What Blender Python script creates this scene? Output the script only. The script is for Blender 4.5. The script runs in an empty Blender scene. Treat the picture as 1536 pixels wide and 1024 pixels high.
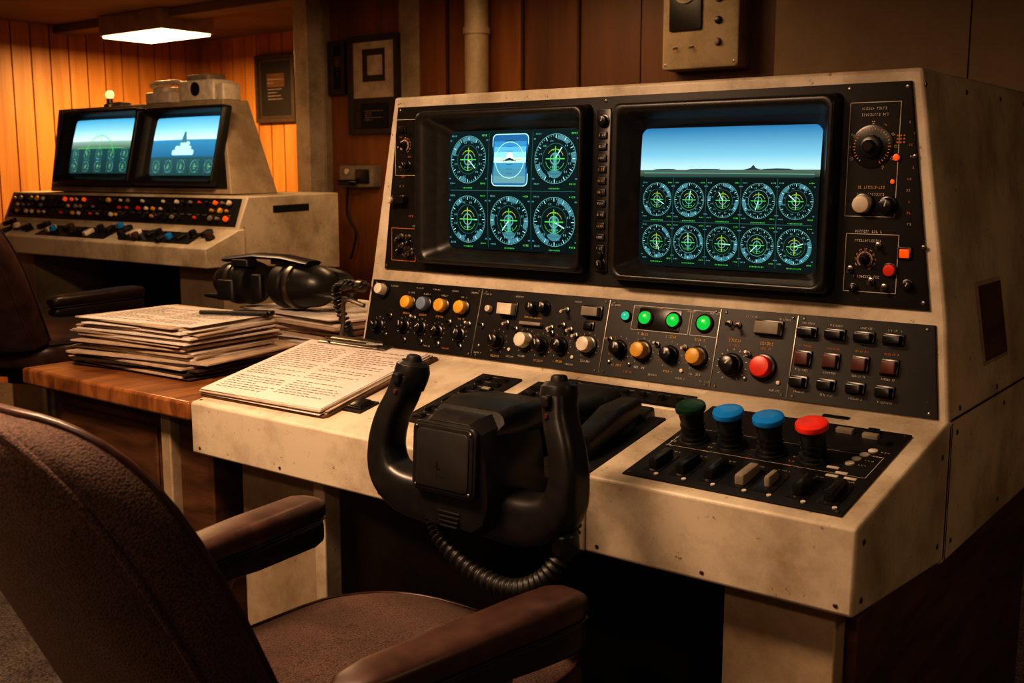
import bpy, bmesh, math, random
from mathutils import Vector, Matrix
random.seed(7)
V=Vector
# ------------------------------------------------------------------ materials
def nt_new(name):
    m=bpy.data.materials.new(name); m.use_nodes=True
    nt=m.node_tree; b=nt.nodes['Principled BSDF']; return m,nt,b
def N(nt,t,**k):
    n=nt.nodes.new(t)
    for a,v in k.items(): setattr(n,a,v)
    return n
def plain(name,col,rough=.5,metal=0,emis=None,es=0,var=.25,scale=30,bump=.0,coat=0):
    m,nt,b=nt_new(name)
    tc=N(nt,'ShaderNodeTexCoord'); no=N(nt,'ShaderNodeTexNoise'); no.inputs['Scale'].default_value=scale; no.inputs['Detail'].default_value=5
    nt.links.new(tc.outputs['Object'],no.inputs['Vector'])
    r=N(nt,'ShaderNodeValToRGB'); r.color_ramp.elements[0].position=.3; r.color_ramp.elements[1].position=.7
    r.color_ramp.elements[0].color=[c*(1-var) for c in col]+[1]; r.color_ramp.elements[1].color=[min(1,c*(1+var*.5)) for c in col]+[1]
    nt.links.new(no.outputs['Fac'],r.inputs['Fac']); nt.links.new(r.outputs['Color'],b.inputs['Base Color'])
    b.inputs['Roughness'].default_value=rough; b.inputs['Metallic'].default_value=metal
    if coat: b.inputs['Coat Weight'].default_value=coat; b.inputs['Coat Roughness'].default_value=.25
    if emis: b.inputs['Emission Color'].default_value=(*emis,1); b.inputs['Emission Strength'].default_value=es
    if bump:
        bp=N(nt,'ShaderNodeBump'); bp.inputs['Strength'].default_value=bump; bp.inputs['Distance'].default_value=.002
        nt.links.new(no.outputs['Fac'],bp.inputs['Height']); nt.links.new(bp.outputs['Normal'],b.inputs['Normal'])
    return m
def worn(name,col,dark,rough=.45,amount=.62,scale=5,bump=.15,lo=.62):
    """painted steel / panel with grime blotches, chips"""
    m,nt,b=nt_new(name)
    tc=N(nt,'ShaderNodeTexCoord')
    n1=N(nt,'ShaderNodeTexNoise'); n1.inputs['Scale'].default_value=scale; n1.inputs['Detail'].default_value=9; n1.inputs['Roughness'].default_value=.7
    n2=N(nt,'ShaderNodeTexNoise'); n2.inputs['Scale'].default_value=scale*14; n2.inputs['Detail'].default_value=6; n2.inputs['Roughness'].default_value=.7
    for n in (n1,n2): nt.links.new(tc.outputs['Object'],n.inputs['Vector'])
    r1=N(nt,'ShaderNodeValToRGB'); r1.color_ramp.elements[0].position=.35; r1.color_ramp.elements[1].position=.57
    r1.color_ramp.elements[0].color=(col[0]*lo,col[1]*lo*.93,col[2]*lo*.84,1); r1.color_ramp.elements[1].color=(*col,1)
    nt.links.new(n1.outputs['Fac'],r1.inputs['Fac'])
    r2=N(nt,'ShaderNodeValToRGB'); r2.color_ramp.elements[0].position=amount; r2.color_ramp.elements[1].position=amount+.06
    r2.color_ramp.elements[0].color=(0,0,0,1); r2.color_ramp.elements[1].color=(1,1,1,1)
    nt.links.new(n2.outputs['Fac'],r2.inputs['Fac'])
    mx=N(nt,'ShaderNodeMix',data_type='RGBA'); nt.links.new(r2.outputs['Color'],mx.inputs[0]); nt.links.new(r1.outputs['Color'],mx.inputs[6]); mx.inputs[7].default_value=(*dark,1)
    nt.links.new(mx.outputs[2],b.inputs['Base Color'])
    mr=N(nt,'ShaderNodeMapRange'); mr.inputs['To Min'].default_value=rough-.12; mr.inputs['To Max'].default_value=rough+.2
    nt.links.new(n1.outputs['Fac'],mr.inputs['Value']); nt.links.new(mr.outputs[0],b.inputs['Roughness'])
    bp=N(nt,'ShaderNodeBump'); bp.inputs['Strength'].default_value=bump; bp.inputs['Distance'].default_value=.001
    nt.links.new(n2.outputs['Fac'],bp.inputs['Height']); nt.links.new(bp.outputs['Normal'],b.inputs['Normal'])
    return m
def wood(name,c1,c2,rough=.45,sc=(2,2,14),seed=0,bump=.2):
    m,nt,b=nt_new(name)
    tc=N(nt,'ShaderNodeTexCoord'); mp=N(nt,'ShaderNodeMapping'); mp.inputs['Scale'].default_value=sc; mp.inputs['Location'].default_value=(seed,seed*2,0)
    nt.links.new(tc.outputs['Object'],mp.inputs['Vector'])
    n=N(nt,'ShaderNodeTexNoise'); n.inputs['Scale'].default_value=2.2; n.inputs['Detail'].default_value=8; n.inputs['Roughness'].default_value=.62; n.inputs['Distortion'].default_value=.6
    nt.links.new(mp.outputs[0],n.inputs['Vector'])
    r=N(nt,'ShaderNodeValToRGB'); r.color_ramp.elements[0].position=.33; r.color_ramp.elements[1].position=.68
    r.color_ramp.elements[0].color=(*c1,1); r.color_ramp.elements[1].color=(*c2,1)
    nt.links.new(n.outputs['Fac'],r.inputs['Fac']); nt.links.new(r.outputs['Color'],b.inputs['Base Color'])
    b.inputs['Roughness'].default_value=rough
    bp=N(nt,'ShaderNodeBump'); bp.inputs['Strength'].default_value=bump; bp.inputs['Distance'].default_value=.002
    nt.links.new(n.outputs['Fac'],bp.inputs['Height']); nt.links.new(bp.outputs['Normal'],b.inputs['Normal'])
    return m
def fabric(name,col,scale=420,sheen=.2):
    m,nt,b=nt_new(name)
    tc=N(nt,'ShaderNodeTexCoord')
    vo=N(nt,'ShaderNodeTexVoronoi'); vo.inputs['Scale'].default_value=scale
    no=N(nt,'ShaderNodeTexNoise'); no.inputs['Scale'].default_value=9; no.inputs['Detail'].default_value=6
    for n in (vo,no): nt.links.new(tc.outputs['Object'],n.inputs['Vector'])
    r=N(nt,'ShaderNodeValToRGB'); r.color_ramp.elements[0].color=[c*1.45 for c in col]+[1]; r.color_ramp.elements[1].color=[c*.30 for c in col]+[1]; r.color_ramp.elements[1].position=.8
    nt.links.new(vo.outputs['Distance'],r.inputs['Fac'])
    r2=N(nt,'ShaderNodeValToRGB'); r2.color_ramp.elements[0].position=.3;r2.color_ramp.elements[0].color=(.55,.52,.52,1); r2.color_ramp.elements[1].position=.7
    nt.links.new(no.outputs['Fac'],r2.inputs['Fac'])
    mx=N(nt,'ShaderNodeMix',data_type='RGBA',blend_type='MULTIPLY'); mx.inputs[0].default_value=1
    nt.links.new(r.outputs['Color'],mx.inputs[6]); nt.links.new(r2.outputs['Color'],mx.inputs[7]); nt.links.new(mx.outputs[2],b.inputs['Base Color'])
    b.inputs['Roughness'].default_value=.9; b.inputs['Sheen Weight'].default_value=sheen; b.inputs['Sheen Tint'].default_value=(.7,.5,.38,1)
    bp=N(nt,'ShaderNodeBump'); bp.inputs['Strength'].default_value=.7; bp.inputs['Distance'].default_value=.0015; bp.invert=True
    nt.links.new(vo.outputs['Distance'],bp.inputs['Height']); nt.links.new(bp.outputs['Normal'],b.inputs['Normal'])
    return m
def emit(name,col,s):
    m,nt,b=nt_new(name); b.inputs['Base Color'].default_value=(0,0,0,1); b.inputs['Emission Color'].default_value=(*col,1); b.inputs['Emission Strength'].default_value=s; b.inputs['Roughness'].default_value=.3
    return m
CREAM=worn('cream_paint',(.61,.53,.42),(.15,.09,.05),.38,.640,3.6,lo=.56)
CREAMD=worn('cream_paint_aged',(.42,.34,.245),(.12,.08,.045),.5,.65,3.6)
BLK=worn('black_panel',(.015,.0135,.0125),(.11,.065,.038),.42,.66,6)
BEZ=plain('bezel_plastic',(.021,.0195,.0185),.36,var=.3,scale=60,bump=.1)
PLA=plain('black_plastic',(.019,.0178,.0172),.40,var=.35,scale=40,bump=.15,coat=.22)
RUB=plain('black_rubber',(.018,.017,.016),.48,var=.3)
KB=plain('knob_black',(.016,.0148,.0143),.28)
KY=plain('knob_yellow',(.68,.38,.05),.4); KC=plain('knob_cream',(.68,.59,.49),.4); KG=plain('knob_greyblue',(.17,.22,.31),.45)
KR=plain('knob_red',(.72,.050,.025),.34); KBL=plain('knob_blue',(.012,.22,.60),.32); KGD=plain('knob_darkgreen',(.010,.038,.020),.30)
KO=plain('knob_orange',(.85,.15,.012),.4,emis=(1,.13,.01),es=.3); KGR=plain('switch_grey',(.26,.225,.18),.5); KDR=plain('switch_maroon',(.11,.032,.02),.42)
LEDG=emit('led_green',(.01,.55,.07),.9); LEDC=emit('led_teal',(.04,.55,.32),.8)
STEEL=plain('steel',(.42,.39,.35),.3,metal=1); CHR=plain('dull_metal',(.26,.235,.20),.36,metal=.9)
LBL=plain('label_white',(.55,.50,.43),.6); LBY=plain('label_yellow',(.60,.36,.05),.6); LBO=plain('label_orange',(.62,.18,.03),.6)
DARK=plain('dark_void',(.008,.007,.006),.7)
PAPER=plain('paper',(.66,.60,.56),.8,var=.10,scale=12); PAPER2=plain('paper_aged',(.46,.36,.27),.85,var=.25,scale=20); FOLD=plain('folder_dark',(.05,.032,.022),.6); INK=plain('ink',(.27,.21,.19),.8)
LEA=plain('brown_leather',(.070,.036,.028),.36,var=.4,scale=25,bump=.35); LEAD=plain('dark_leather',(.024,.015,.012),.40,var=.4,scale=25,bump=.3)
FAB=fabric('brown_fabric',(.115,.064,.049),330)
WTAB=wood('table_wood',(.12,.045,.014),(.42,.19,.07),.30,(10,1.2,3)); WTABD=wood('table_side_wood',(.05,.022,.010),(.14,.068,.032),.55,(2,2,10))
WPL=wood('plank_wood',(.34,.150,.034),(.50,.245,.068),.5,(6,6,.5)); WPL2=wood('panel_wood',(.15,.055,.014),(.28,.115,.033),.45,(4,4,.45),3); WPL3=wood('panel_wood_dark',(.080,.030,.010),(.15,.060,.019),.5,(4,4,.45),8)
GROOVE=plain('groove',(.07,.028,.010),.8)
# ------------------------------------------------------------------ mesh builder
def rr(w,h,r,seg=4,cx=0,cy=0):
    r=min(r,w/2-1e-5,h/2-1e-5); o=[]
    for (sx,sy,a0) in ((1,1,0),(-1,1,90),(-1,-1,180),(1,-1,270)):
        for i in range(seg+1):
            a=math.radians(a0+90*i/seg); o.append((cx+sx*(w/2-r)+r*math.cos(a),cy+sy*(h/2-r)+r*math.sin(a)))
    return o
class MB:
    def __init__(s): s.v=[];s.f=[];s.m=[];s.mats=[]
    def mi(s,mat):
        if mat not in s.mats: s.mats.append(mat)
        return s.mats.index(mat)
    def add(s,vs,fs,mat,M=None):
        b=len(s.v); k=s.mi(mat)
        s.v+= [tuple(M@V(p)) for p in vs] if M is not None else [tuple(p) for p in vs]
        for f in fs: s.f.append(tuple(b+i for i in f)); s.m.append(k)
    def loft(s,rings,mat,M=None,c0=True,c1=True,loop=False):
        n=len(rings[0]); vs=[p for r in rings for p in r]; fs=[]
        R=len(rings)
        for i in range(R if loop else R-1):
            j=(i+1)%R
            for k in range(n):
                l=(k+1)%n; fs.append((i*n+k,i*n+l,j*n+l,j*n+k))
        if not loop:
            if c0: fs.append(tuple(range(n))[::-1])
            if c1: fs.append(tuple((R-1)*n+k for k in range(n)))
        s.add(vs,fs,mat,M)
    def box(s,M,w,d,h,mat,r=.002,b=.0015,z0=0):
        b=min(b,h*.45)
        rings=[[(x,y,z0) for x,y in rr(w,d,r,3)],[(x,y,z0+h-b) for x,y in rr(w,d,r,3)],[(x,y,z0+h-b*.3) for x,y in rr(w-b*.6,d-b*.6,r,3)],[(x,y,z0+h) for x,y in rr(w-2*b,d-2*b,max(r-b,.0003),3)]]
        s.loft(rings,mat,M)
    def lathe(s,M,prof,mat,seg=20,flute=0):
        rings=[]
        for r,z in prof:
            rings.append([((r*(1-(flute if (k%2 and r>prof[0][0]*.3) else 0)))*math.cos(2*math.pi*k/seg),(r*(1-(flute if (k%2 and r>prof[0][0]*.3) else 0)))*math.sin(2*math.pi*k/seg),z) for k in range(seg)])
        s.loft(rings,mat,M)
    def tube(s,path,rad,mat,seg=12,up=V((0,0,1)),sq=1,rx=None,ex=1):
        n=len(path); rings=[]; pn=None
        for i,p in enumerate(path):
            p=V(p); t=(V(path[min(i+1,n-1)])-V(path[max(i-1,0)])).normalized()
            if up is not None: 
                sd=t.cross(up)
                if sd.length<1e-3: sd=t.cross(V((0,1,0)))
                sd.normalize()
            else:
                if pn is None: pn=t.orthogonal().normalized()
                nn=(pn-t*pn.dot(t)).normalized(); pn=nn; sd=t.cross(nn)
            nn=sd.cross(t).normalized()
            r=rad[i] if isinstance(rad,(list,tuple)) else rad
            rxx=(rx[i] if isinstance(rx,(list,tuple)) else rx) if rx else r
            ring=[]
            for k in range(seg):
                a=2*math.pi*k/seg; c,q=math.cos(a),math.sin(a)
                c=math.copysign(abs(c)**ex,c); q=math.copysign(abs(q)**ex,q)
                ring.append(p+sd*rxx*c+nn*r*sq*q)
            rings.append(ring)
        s.loft(rings,mat)
    def quad(s,M,w,h,mat,z=0,cx=0,cy=0):
        s.add([(cx-w/2,cy-h/2,z),(cx+w/2,cy-h/2,z),(cx+w/2,cy+h/2,z),(cx-w/2,cy+h/2,z)],[(0,1,2,3)],mat,M)
    def prism(s,prof,x0,x1,mat):
        n=len(prof); X0=x0 if isinstance(x0,list) else [x0]*n; X1=x1 if isinstance(x1,list) else [x1]*n
        s.loft([[(X0[i],prof[i][0],prof[i][1]) for i in range(n)],[(X1[i],prof[i][0],prof[i][1]) for i in range(n)]],mat)
    def obj(s,name,parent=None,bev=0,sub=0,recalc=True,ang=35,seg=3):
        me=bpy.data.meshes.new(name); me.from_pydata(s.v,[],s.f); me.update()
        for m in s.mats: me.materials.append(m)
        for p,k in zip(me.polygons,s.m): p.material_index=k; p.use_smooth=True
        if recalc:
            bm=bmesh.new(); bm.from_mesh(me); bmesh.ops.recalc_face_normals(bm,faces=bm.faces); bm.to_mesh(me); bm.free()
        try: me.set_sharp_from_angle(angle=math.radians(ang))
        except Exception: pass
        o=bpy.data.objects.new(name,me); bpy.context.collection.objects.link(o)
        if bev:
            md=o.modifiers.new('bevel','BEVEL'); md.width=bev; md.segments=seg; md.limit_method='ANGLE'; md.angle_limit=math.radians(30); md.harden_normals=False
        if sub:
            md=o.modifiers.new('sub','SUBSURF'); md.levels=sub; md.render_levels=sub
        if parent: o.parent=parent
        return o
def empty(name,loc=(0,0,0),rz=0,sc=(1,1,1)):
    e=bpy.data.objects.new(name,None); bpy.context.collection.objects.link(e); e.location=loc; e.rotation_euler=(0,0,rz); e.scale=sc; e.empty_display_size=.1
    return e
class Frame:
    def __init__(s,y0,z0,y1,z1):
        s.O=V((0,y0,z0)); s.e=V((0,y1-y0,z1-z0)).normalized(); s.n=V((1,0,0)).cross(s.e)
    def M(s,u,v,w=0,rot=0):
        m=Matrix.Identity(4); p=s.O+V((u,0,0))+s.e*v+s.n*w
        for i in range(3): m[i][0]=(1,0,0)[i]; m[i][1]=s.e[i]; m[i][2]=s.n[i]; m[i][3]=p[i]
        return m@Matrix.Rotation(rot,4,'Z')
def T(x,y,z,rz=0,rx=0,ry=0): return Matrix.Translation((x,y,z))@Matrix.Rotation(rz,4,'Z')@Matrix.Rotation(rx,4,'X')@Matrix.Rotation(ry,4,'Y')
def spline(pts,n=8):
    P=[V(p) for p in pts]; P=[P[0]*2-P[1]]+P+[P[-1]*2-P[-2]]; o=[]
    for i in range(1,len(P)-2):
        for k in range(n):
            t=k/n; a,b,c,d=P[i-1],P[i],P[i+1],P[i+2]
            o.append(.5*((2*b)+(c-a)*t+(2*a-5*b+4*c-d)*t*t+(3*b-a-3*c+d)*t**3))
    o.append(P[-2]); return o
def lerp_list(vals,n):
    o=[]
    for i in range(len(vals)-1):
        for k in range(n): o.append(vals[i]+(vals[i+1]-vals[i])*k/n)
    return o+[vals[-1]]
# ---- controls
def glyphs(mb,M,w,h,mat,cx=0,cy=0,z=.0006,n=None):
    n=n or max(2,int(w/(h*.75))); x=cx-w/2; st=w/n
    for i in range(n):
        if random.random()<.12: continue
        ww=st*random.uniform(.45,.75)
        k=random.random()
        if k<.5:
            mb.quad(M,ww*.35,h,mat,z,x+i*st+ww*.2,cy); mb.quad(M,ww,h*.25,mat,z,x+i*st+ww/2,cy+random.choice((-1,0,1))*h*.36)
        else:
            mb.quad(M,ww,h*.25,mat,z,x+i*st+ww/2,cy+h*.37); mb.quad(M,ww,h*.25,mat,z,x+i*st+ww/2,cy-h*.37); mb.quad(M,ww*.35,h*.8,mat,z,x+i*st+ww*random.choice((.2,.8)),cy)
def knob(mb,M,r,h,mat,skirt=True,ptr=True,seg=24):
    if skirt: mb.lathe(M,[(r*1.35,0),(r*1.35,h*.12),(r*1.15,h*.2)],KB,seg)
    mb.lathe(M,[(r*1.04,h*.15),(r,h*.85),(r*.93,h*.96),(r*.8,h)],mat,seg,.05)
    if ptr and mat is KB: mb.quad(M@Matrix.Rotation(random.uniform(-1,1),4,'Z'),r*.18,r*.85,LBL,h*1.01,0,r*.35)
def cap(mb,M,r,h,mat):
    mb.lathe(M,[(r*1.25,0),(r*1.25,h*.25),(r*1.12,h*.3)],KB,24)
    mb.lathe(M,[(r,h*.2),(r,h*.8),(r*.9,h*.95),(r*.7,h)],mat,24)
def toggle(mb,M,mat=None,l=.02,tilt=.4):
    mb.lathe(M,[(.0065,0),(.0065,.004),(.004,.005),(.004,.008)],CHR,6)
    mb.lathe(M@T(0,0,.006)@Matrix.Rotation(tilt,4,'X'),[(.0022,0),(.0035,l),(.003,l+.002)],mat or CHR,10)
def rocker(mb,M,w,d,mat,h=.010):
    mb.box(M,w+.007,d+.007,.004,KB,.002,.001)
    mb.box(M@Matrix.Rotation(.10,4,'X'),w,d,h,mat,.0015,.002)
def screw(mb,M,r=.0035):
    mb.lathe(M,[(r,0),(r,.0012),(r*.6,.002)],CHR,10); mb.quad(M@Matrix.Rotation(random.random()*3,4,'Z'),r*1.5,r*.25,DARK,.0021)
def bezel(mb,F,u0,u1,v0,v1,su0,su1,sv0,sv1,mat,k=1.0,hh=.044):
    def R(t,w,r,ex=0):
        a=[u0+(su0-u0)*t-ex,u1+(su1-u1)*t+ex,v0+(sv0-v0)*t-ex,v1+(sv1-v1)*t+ex]
        M=F.M((a[0]+a[1])/2,(a[2]+a[3])/2,w); return [M@V((x,y,0)) for x,y in rr(a[1]-a[0],a[3]-a[2],r*k,6)]
    rings=[R(0,0,.014,.006),R(0,hh*.55,.017,.004),R(0,hh*.90,.019,.001),R(.03,hh*.98,.020),R(.08,hh,.020),R(.24,hh*1.0,.020),R(.30,hh*.95,.021),R(.36,hh*.85,.021),R(.60,hh*.52,.020),R(.66,hh*.38,.020),R(.97,.007,.020),R(1.02,.000,.018)]
    mb.loft(rings,mat,c0=False,c1=False)
class Screen:
    def __init__(s,F,u0,u1,v0,v1,w0=.0065,bul=.010):
        s.F=F;s.u0,s.u1,s.v0,s.v1=u0,u1,v0,v1;s.w0=w0;s.b=bul;s.W=u1-u0;s.H=v1-v0
    def P(s,x,y,z=0):
        a=2*x/s.W-1; c=2*y/s.H-1
        w=s.w0+s.b*(1-a*a*.55-c*c*.55)+z
        return s.F.O+V((s.u0+x,0,0))+s.F.e*(s.v0+y)+s.F.n*w
    def surf(s,name,matf,parent,nx=24,ny=18):
        mb=MB()
        for j in range(ny):
            for i in range(nx):
                mb.add([s.P(s.W*(i+a)/nx,s.H*(j+b)/ny) for a,b in((0,0),(1,0),(1,1),(0,1))],[(0,1,2,3)],matf)
        o=mb.obj(name,parent,recalc=False)
        uv=o.data.uv_layers.new(name='uv'); k=0
        for j in range(ny):
            for i in range(nx):
                for a,b in((0,0),(1,0),(1,1),(0,1)): uv.data[k].uv=((i+a)/nx,(j+b)/ny); k+=1
        bm=bmesh.new(); bm.from_mesh(o.data); bmesh.ops.remove_doubles(bm,verts=bm.verts,dist=1e-6); bm.to_mesh(o.data); bm.free()
        return o
def screen_mat(name,stops,es=1.3):
    """CRT picture: vertical bands of displayed colour"""
    m,nt,b=nt_new(name); tc=N(nt,'ShaderNodeTexCoord'); sp=N(nt,'ShaderNodeSeparateXYZ'); nt.links.new(tc.outputs['UV'],sp.inputs[0])
    r=N(nt,'ShaderNodeValToRGB'); els=r.color_ramp.elements
    els[0].position=stops[0][0]; els[0].color=(*stops[0][1],1); els[1].position=stops[-1][0]; els[1].color=(*stops[-1][1],1)
    for p,c in stops[1:-1]:
        e=els.new(p); e.color=(*c,1)
    nt.links.new(sp.outputs[1],r.inputs[0])
    b.inputs['Base Color'].default_value=(.004,.006,.007,1); b.inputs['Roughness'].default_value=.12
    nt.links.new(r.outputs[0],b.inputs['Emission Color']); b.inputs['Emission Strength'].default_value=es
    return m
ECY=emit('crt_cyan',(.17,.47,.46),.8); EWH=emit('crt_white',(.42,.72,.72),1.2); EGR=emit('crt_green',(.10,.62,.10),.95); EYE=emit('crt_yellow',(.62,.55,.06),.95); EDM=emit('crt_dim',(.035,.13,.12),1.0); EBG=emit('crt_block',(.09,.27,.33),.85); EHL=emit('crt_hill',(.02,.05,.06),1)
def seg2(mb,S,x0,y0,x1,y1,t,mat,z=.0008,n=1):
    dx,dy=x1-x0,y1-y0; L=math.hypot(dx,dy) or 1; nx,ny=-dy/L*t/2,dx/L*t/2
    n=max(1,int(L/.02))
    for i in range(n):
        a,b=i/n,(i+1)/n
        mb.add([S.P(x0+dx*a-nx,y0+dy*a-ny,z),S.P(x0+dx*b-nx,y0+dy*b-ny,z),S.P(x0+dx*b+nx,y0+dy*b+ny,z),S.P(x0+dx*a+nx,y0+dy*a+ny,z)],[(0,1,2,3)],mat)
def arc(mb,S,cx,cy,r0,r1,a0,a1,mat,z=.0008,n=None):
    n=n or max(2,int(abs(a1-a0)/.2))
    for i in range(n):
        a=a0+(a1-a0)*i/n; b=a0+(a1-a0)*(i+1)/n
        mb.add([S.P(cx+r*math.cos(q),cy+r*math.sin(q),z) for r,q in((r0,a),(r1,a),(r1,b),(r0,b))],[(0,1,2,3)],mat)
def stext(mb,S,x,y,w,h,mat):
    n=max(2,int(w/(h*.8)))
    for i in range(n):
        xx=x-w/2+w*(i+.5)/n; seg2(mb,S,xx-h*.2,y,xx+h*.15,y,h*random.uniform(.5,1),mat)
def gauge(mb,S,cx,cy,r,kind=0):
    rr_=random.Random(int(cx*9000+cy*7777))
    arc(mb,S,cx,cy,r*.975,r,0,6.2832,ECY); arc(mb,S,cx,cy,r*.60,r*.625,0,6.2832,ECY if kind%2 else EDM)
    for i in range(48):
        a=i*math.pi/24; l=.82 if i%4==0 else .89
        seg2(mb,S,cx+r*l*math.cos(a),cy+r*l*math.sin(a),cx+r*.96*math.cos(a),cy+r*.96*math.sin(a),r*.03,EWH if i%4==0 else ECY)
    for i in range(12):
        a=i*math.pi/6+.26
        if rr_.random()<.85: stext(mb,S,cx+r*.73*math.cos(a),cy+r*.73*math.sin(a),r*.18,r*.1,ECY)
    for k in range(4):
        a=rr_.uniform(0,6.28); arc(mb,S,cx,cy,r*.78,r*.95,a,a+rr_.uniform(.3,.8),EBG,.0006)
    seg2(mb,S,cx-r*.45,cy,cx+r*.45,cy,r*.05,EGR); seg2(mb,S,cx,cy-r*.45,cx,cy+r*.5,r*.04,EYE if kind%3==0 else EGR)
    a=rr_.uniform(0,6.28); seg2(mb,S,cx,cy,cx+r*.55*math.cos(a),cy+r*.55*math.sin(a),r*.05,EWH)
    arc(mb,S,cx,cy,r*.20,r*.25,0,6.2832,ECY,n=14); arc(mb,S,cx,cy,r*.38,r*.40,.3,2.6,EYE); arc(mb,S,cx,cy,r*.45,r*.47,3.4,5.9,EGR)
    stext(mb,S,cx,cy+r*.35,r*.4,r*.09,EGR); stext(mb,S,cx,cy-r*.33,r*.45,r*.09,ECY)
    for q in (-1,1):
        for q2 in (-1,1): stext(mb,S,cx+q*r*.86,cy+q2*r*1.0,r*.3,r*.09,EGR if q>0 else ECY); seg2(mb,S,cx+q*r*.98,cy+q2*r*.80,cx+q*r*1.08,cy+q2*r*.80,r*.06,EBG)
    if kind==2:
        seg2(mb,S,cx,cy-r*.55,cx,cy+r*.2,r*.22,EBG,.0006); arc(mb,S,cx,cy-r*.40,0,r*.38,3.5,5.9,EBG,.0007)

# ------------------------------------------------------------------ ROOM
def wallbox(name,x0,x1,y0,y1,z0,z1,mat):
    mb=MB(); mb.prism([(y0,z0),(y1,z0),(y1,z1),(y0,z1)],x0,x1,mat); return mb.obj(name)
CARPET=fabric('carpet',(.15,.125,.108),160,.1); CEIL=plain('ceiling_paint',(.20,.135,.078),.85,var=.2,scale=3)
BEIGE=worn('wall_beige',(.30,.22,.145),(.18,.125,.08),.6,.7,2.5,lo=.75)
ZC=2.2
wallbox('floor',-6.7,2.1,-1.6,5.0,-.1,0,CARPET)
wallbox('ceiling',-6.7,2.1,-1.6,5.0,ZC,ZC+.1,CEIL)
wallbox('wall_right',2.0,2.1,-1.6,5.0,0,ZC,BEIGE)
wallbox('wall_front',-6.6,2.0,-1.6,-1.5,0,ZC,WPL3)
def plankwall(name,p0,p1,base,plank,pw,depth=.012):
    p0=V((*p0,0)); p1=V((*p1,0)); d=(p1-p0); L=d.length; d.normalize(); n=V((-d.y,d.x,0))
    mb=MB(); M=Matrix.Identity(4)
    for i,c in enumerate((d,n,V((0,0,1)))): 
        for j in range(3): M[j][i]=c[j]
    for j in range(3): M[j][3]=p0[j]
    def bx(x0,x1,y0,y1,mat): mb.add([(x0,y0,0),(x1,y0,0),(x1,y1,0),(x0,y1,0),(x0,y0,ZC),(x1,y0,ZC),(x1,y1,ZC),(x0,y1,ZC)],[(0,3,2,1),(4,5,6,7),(0,1,5,4),(1,2,6,5),(2,3,7,6),(3,0,4,7)],mat,M)
    bx(0,L,-.1,0,base)
    k=int(L/pw)
    for i in range(k): bx(i*L/k+.004,(i+1)*L/k-.004,0.0,depth,plank)
    return mb.obj(name)
plankwall('wall_left',(-6.6,4.9),(-6.6,-1.5),GROOVE,WPL,.125)
plankwall('wall_back',(-4.3,4.9),(-6.6,4.9),GROOVE,WPL,.125)
mb=MB()
def wb(x0,x1,y0,mat,z0=0,z1=ZC): mb.prism([(y0,z0),(4.05,z0),(4.05,z1),(y0,z1)],x0,x1,mat)
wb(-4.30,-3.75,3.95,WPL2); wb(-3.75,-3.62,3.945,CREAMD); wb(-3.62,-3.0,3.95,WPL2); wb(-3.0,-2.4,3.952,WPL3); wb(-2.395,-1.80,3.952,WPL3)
wb(-1.80,-1.10,3.93,BEIGE); wb(-1.095,.6,3.93,BEIGE); wb(.605,2.0,3.93,BEIGE)
mb.obj('wall_partition')
wallbox('wall_return',-4.31,-4.30,4.05,4.9,0,ZC,WPL2)
mb=MB()
for x in (-3.44,-3.0,-2.7): mb.prism([(3.938,0),(3.95,0),(3.95,ZC),(3.938,ZC)],x-.006,x+.006,GROOVE)
mb.obj('trim_1')
mb=MB(); mb.prism([(3.80,0),(3.95,0),(3.95,ZC),(3.80,ZC)],-4.345,-4.245,CREAM); mb.prism([(3.90,0),(3.95,0),(3.95,ZC),(3.90,ZC)],-4.243,-4.235,CREAMD); mb.obj('trim_column',bev=.003)
mb=MB(); mb.prism([(3.80,ZC-.05),(3.95,ZC-.05),(3.95,ZC),(3.80,ZC)],-6.6,-4.35,CEIL); mb.obj('trim_beam',bev=.005)
mb=MB(); mb.lathe(T(-3.21,3.88,0),[(.055,0),(.055,ZC)],CREAMD,20)
for z in (.5,1.5,1.9): mb.lathe(T(-3.21,3.88,z),[(.062,0),(.062,.03)],CREAMD,20)
mb.obj('trim_pipe')
mb=MB(); mb.prism([(3.90,0),(3.93,0),(3.93,.1),(3.90,.1)],-1.8,2.0,WPL3); mb.obj('baseboard_back')

# ------------------------------------------------------------------ MAIN CONSOLE
con=empty('flight_simulator_console',(0,0,0))
F0=Frame(1.5,.76,1.93,.848); F1=Frame(1.5,.775,1.93,.855); F2=Frame(1.93,.848,1.985,1.035); F3=Frame(1.985,1.035,1.995,1.47)
def dz(y): return .76+(y-1.5)*.088/.43
def dz1(y): return .777+(y-1.5)*.078/.43
BX0,BX1=-1.31,-1.005
mb=MB()
def slab(x0,x1,y0,y1,fz=dz,zb=lambda y:.64-(y-1.5)*.09):
    mb.prism([(y0,zb(y0)),(y0,fz(y0)),(y1,fz(y1)),(y1,zb(y1))],x0,x1,CREAM)
slab(-2.11,BX0,1.5,1.95)
mb.obj('desk_left',con,bev=.005)
mb=MB(); slab(BX0,BX1,1.5,1.535); slab(BX0,BX1,1.84,1.95); mb.obj('desk_bay_edges',con,bev=.004)
mb=MB(); slab(BX1,-.533,1.5,1.95,dz1); mb.obj('desk_throttle_block',con,bev=.006)
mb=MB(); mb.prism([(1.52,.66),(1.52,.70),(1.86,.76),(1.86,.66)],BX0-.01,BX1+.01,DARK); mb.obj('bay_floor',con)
mb=MB()
prof=[(1.93,.595),(1.93,.848),(1.985,1.035),(1.995,1.47),(2.76,1.47),(2.76,1.035),(2.76,.848),(2.76,.595)]
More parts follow.
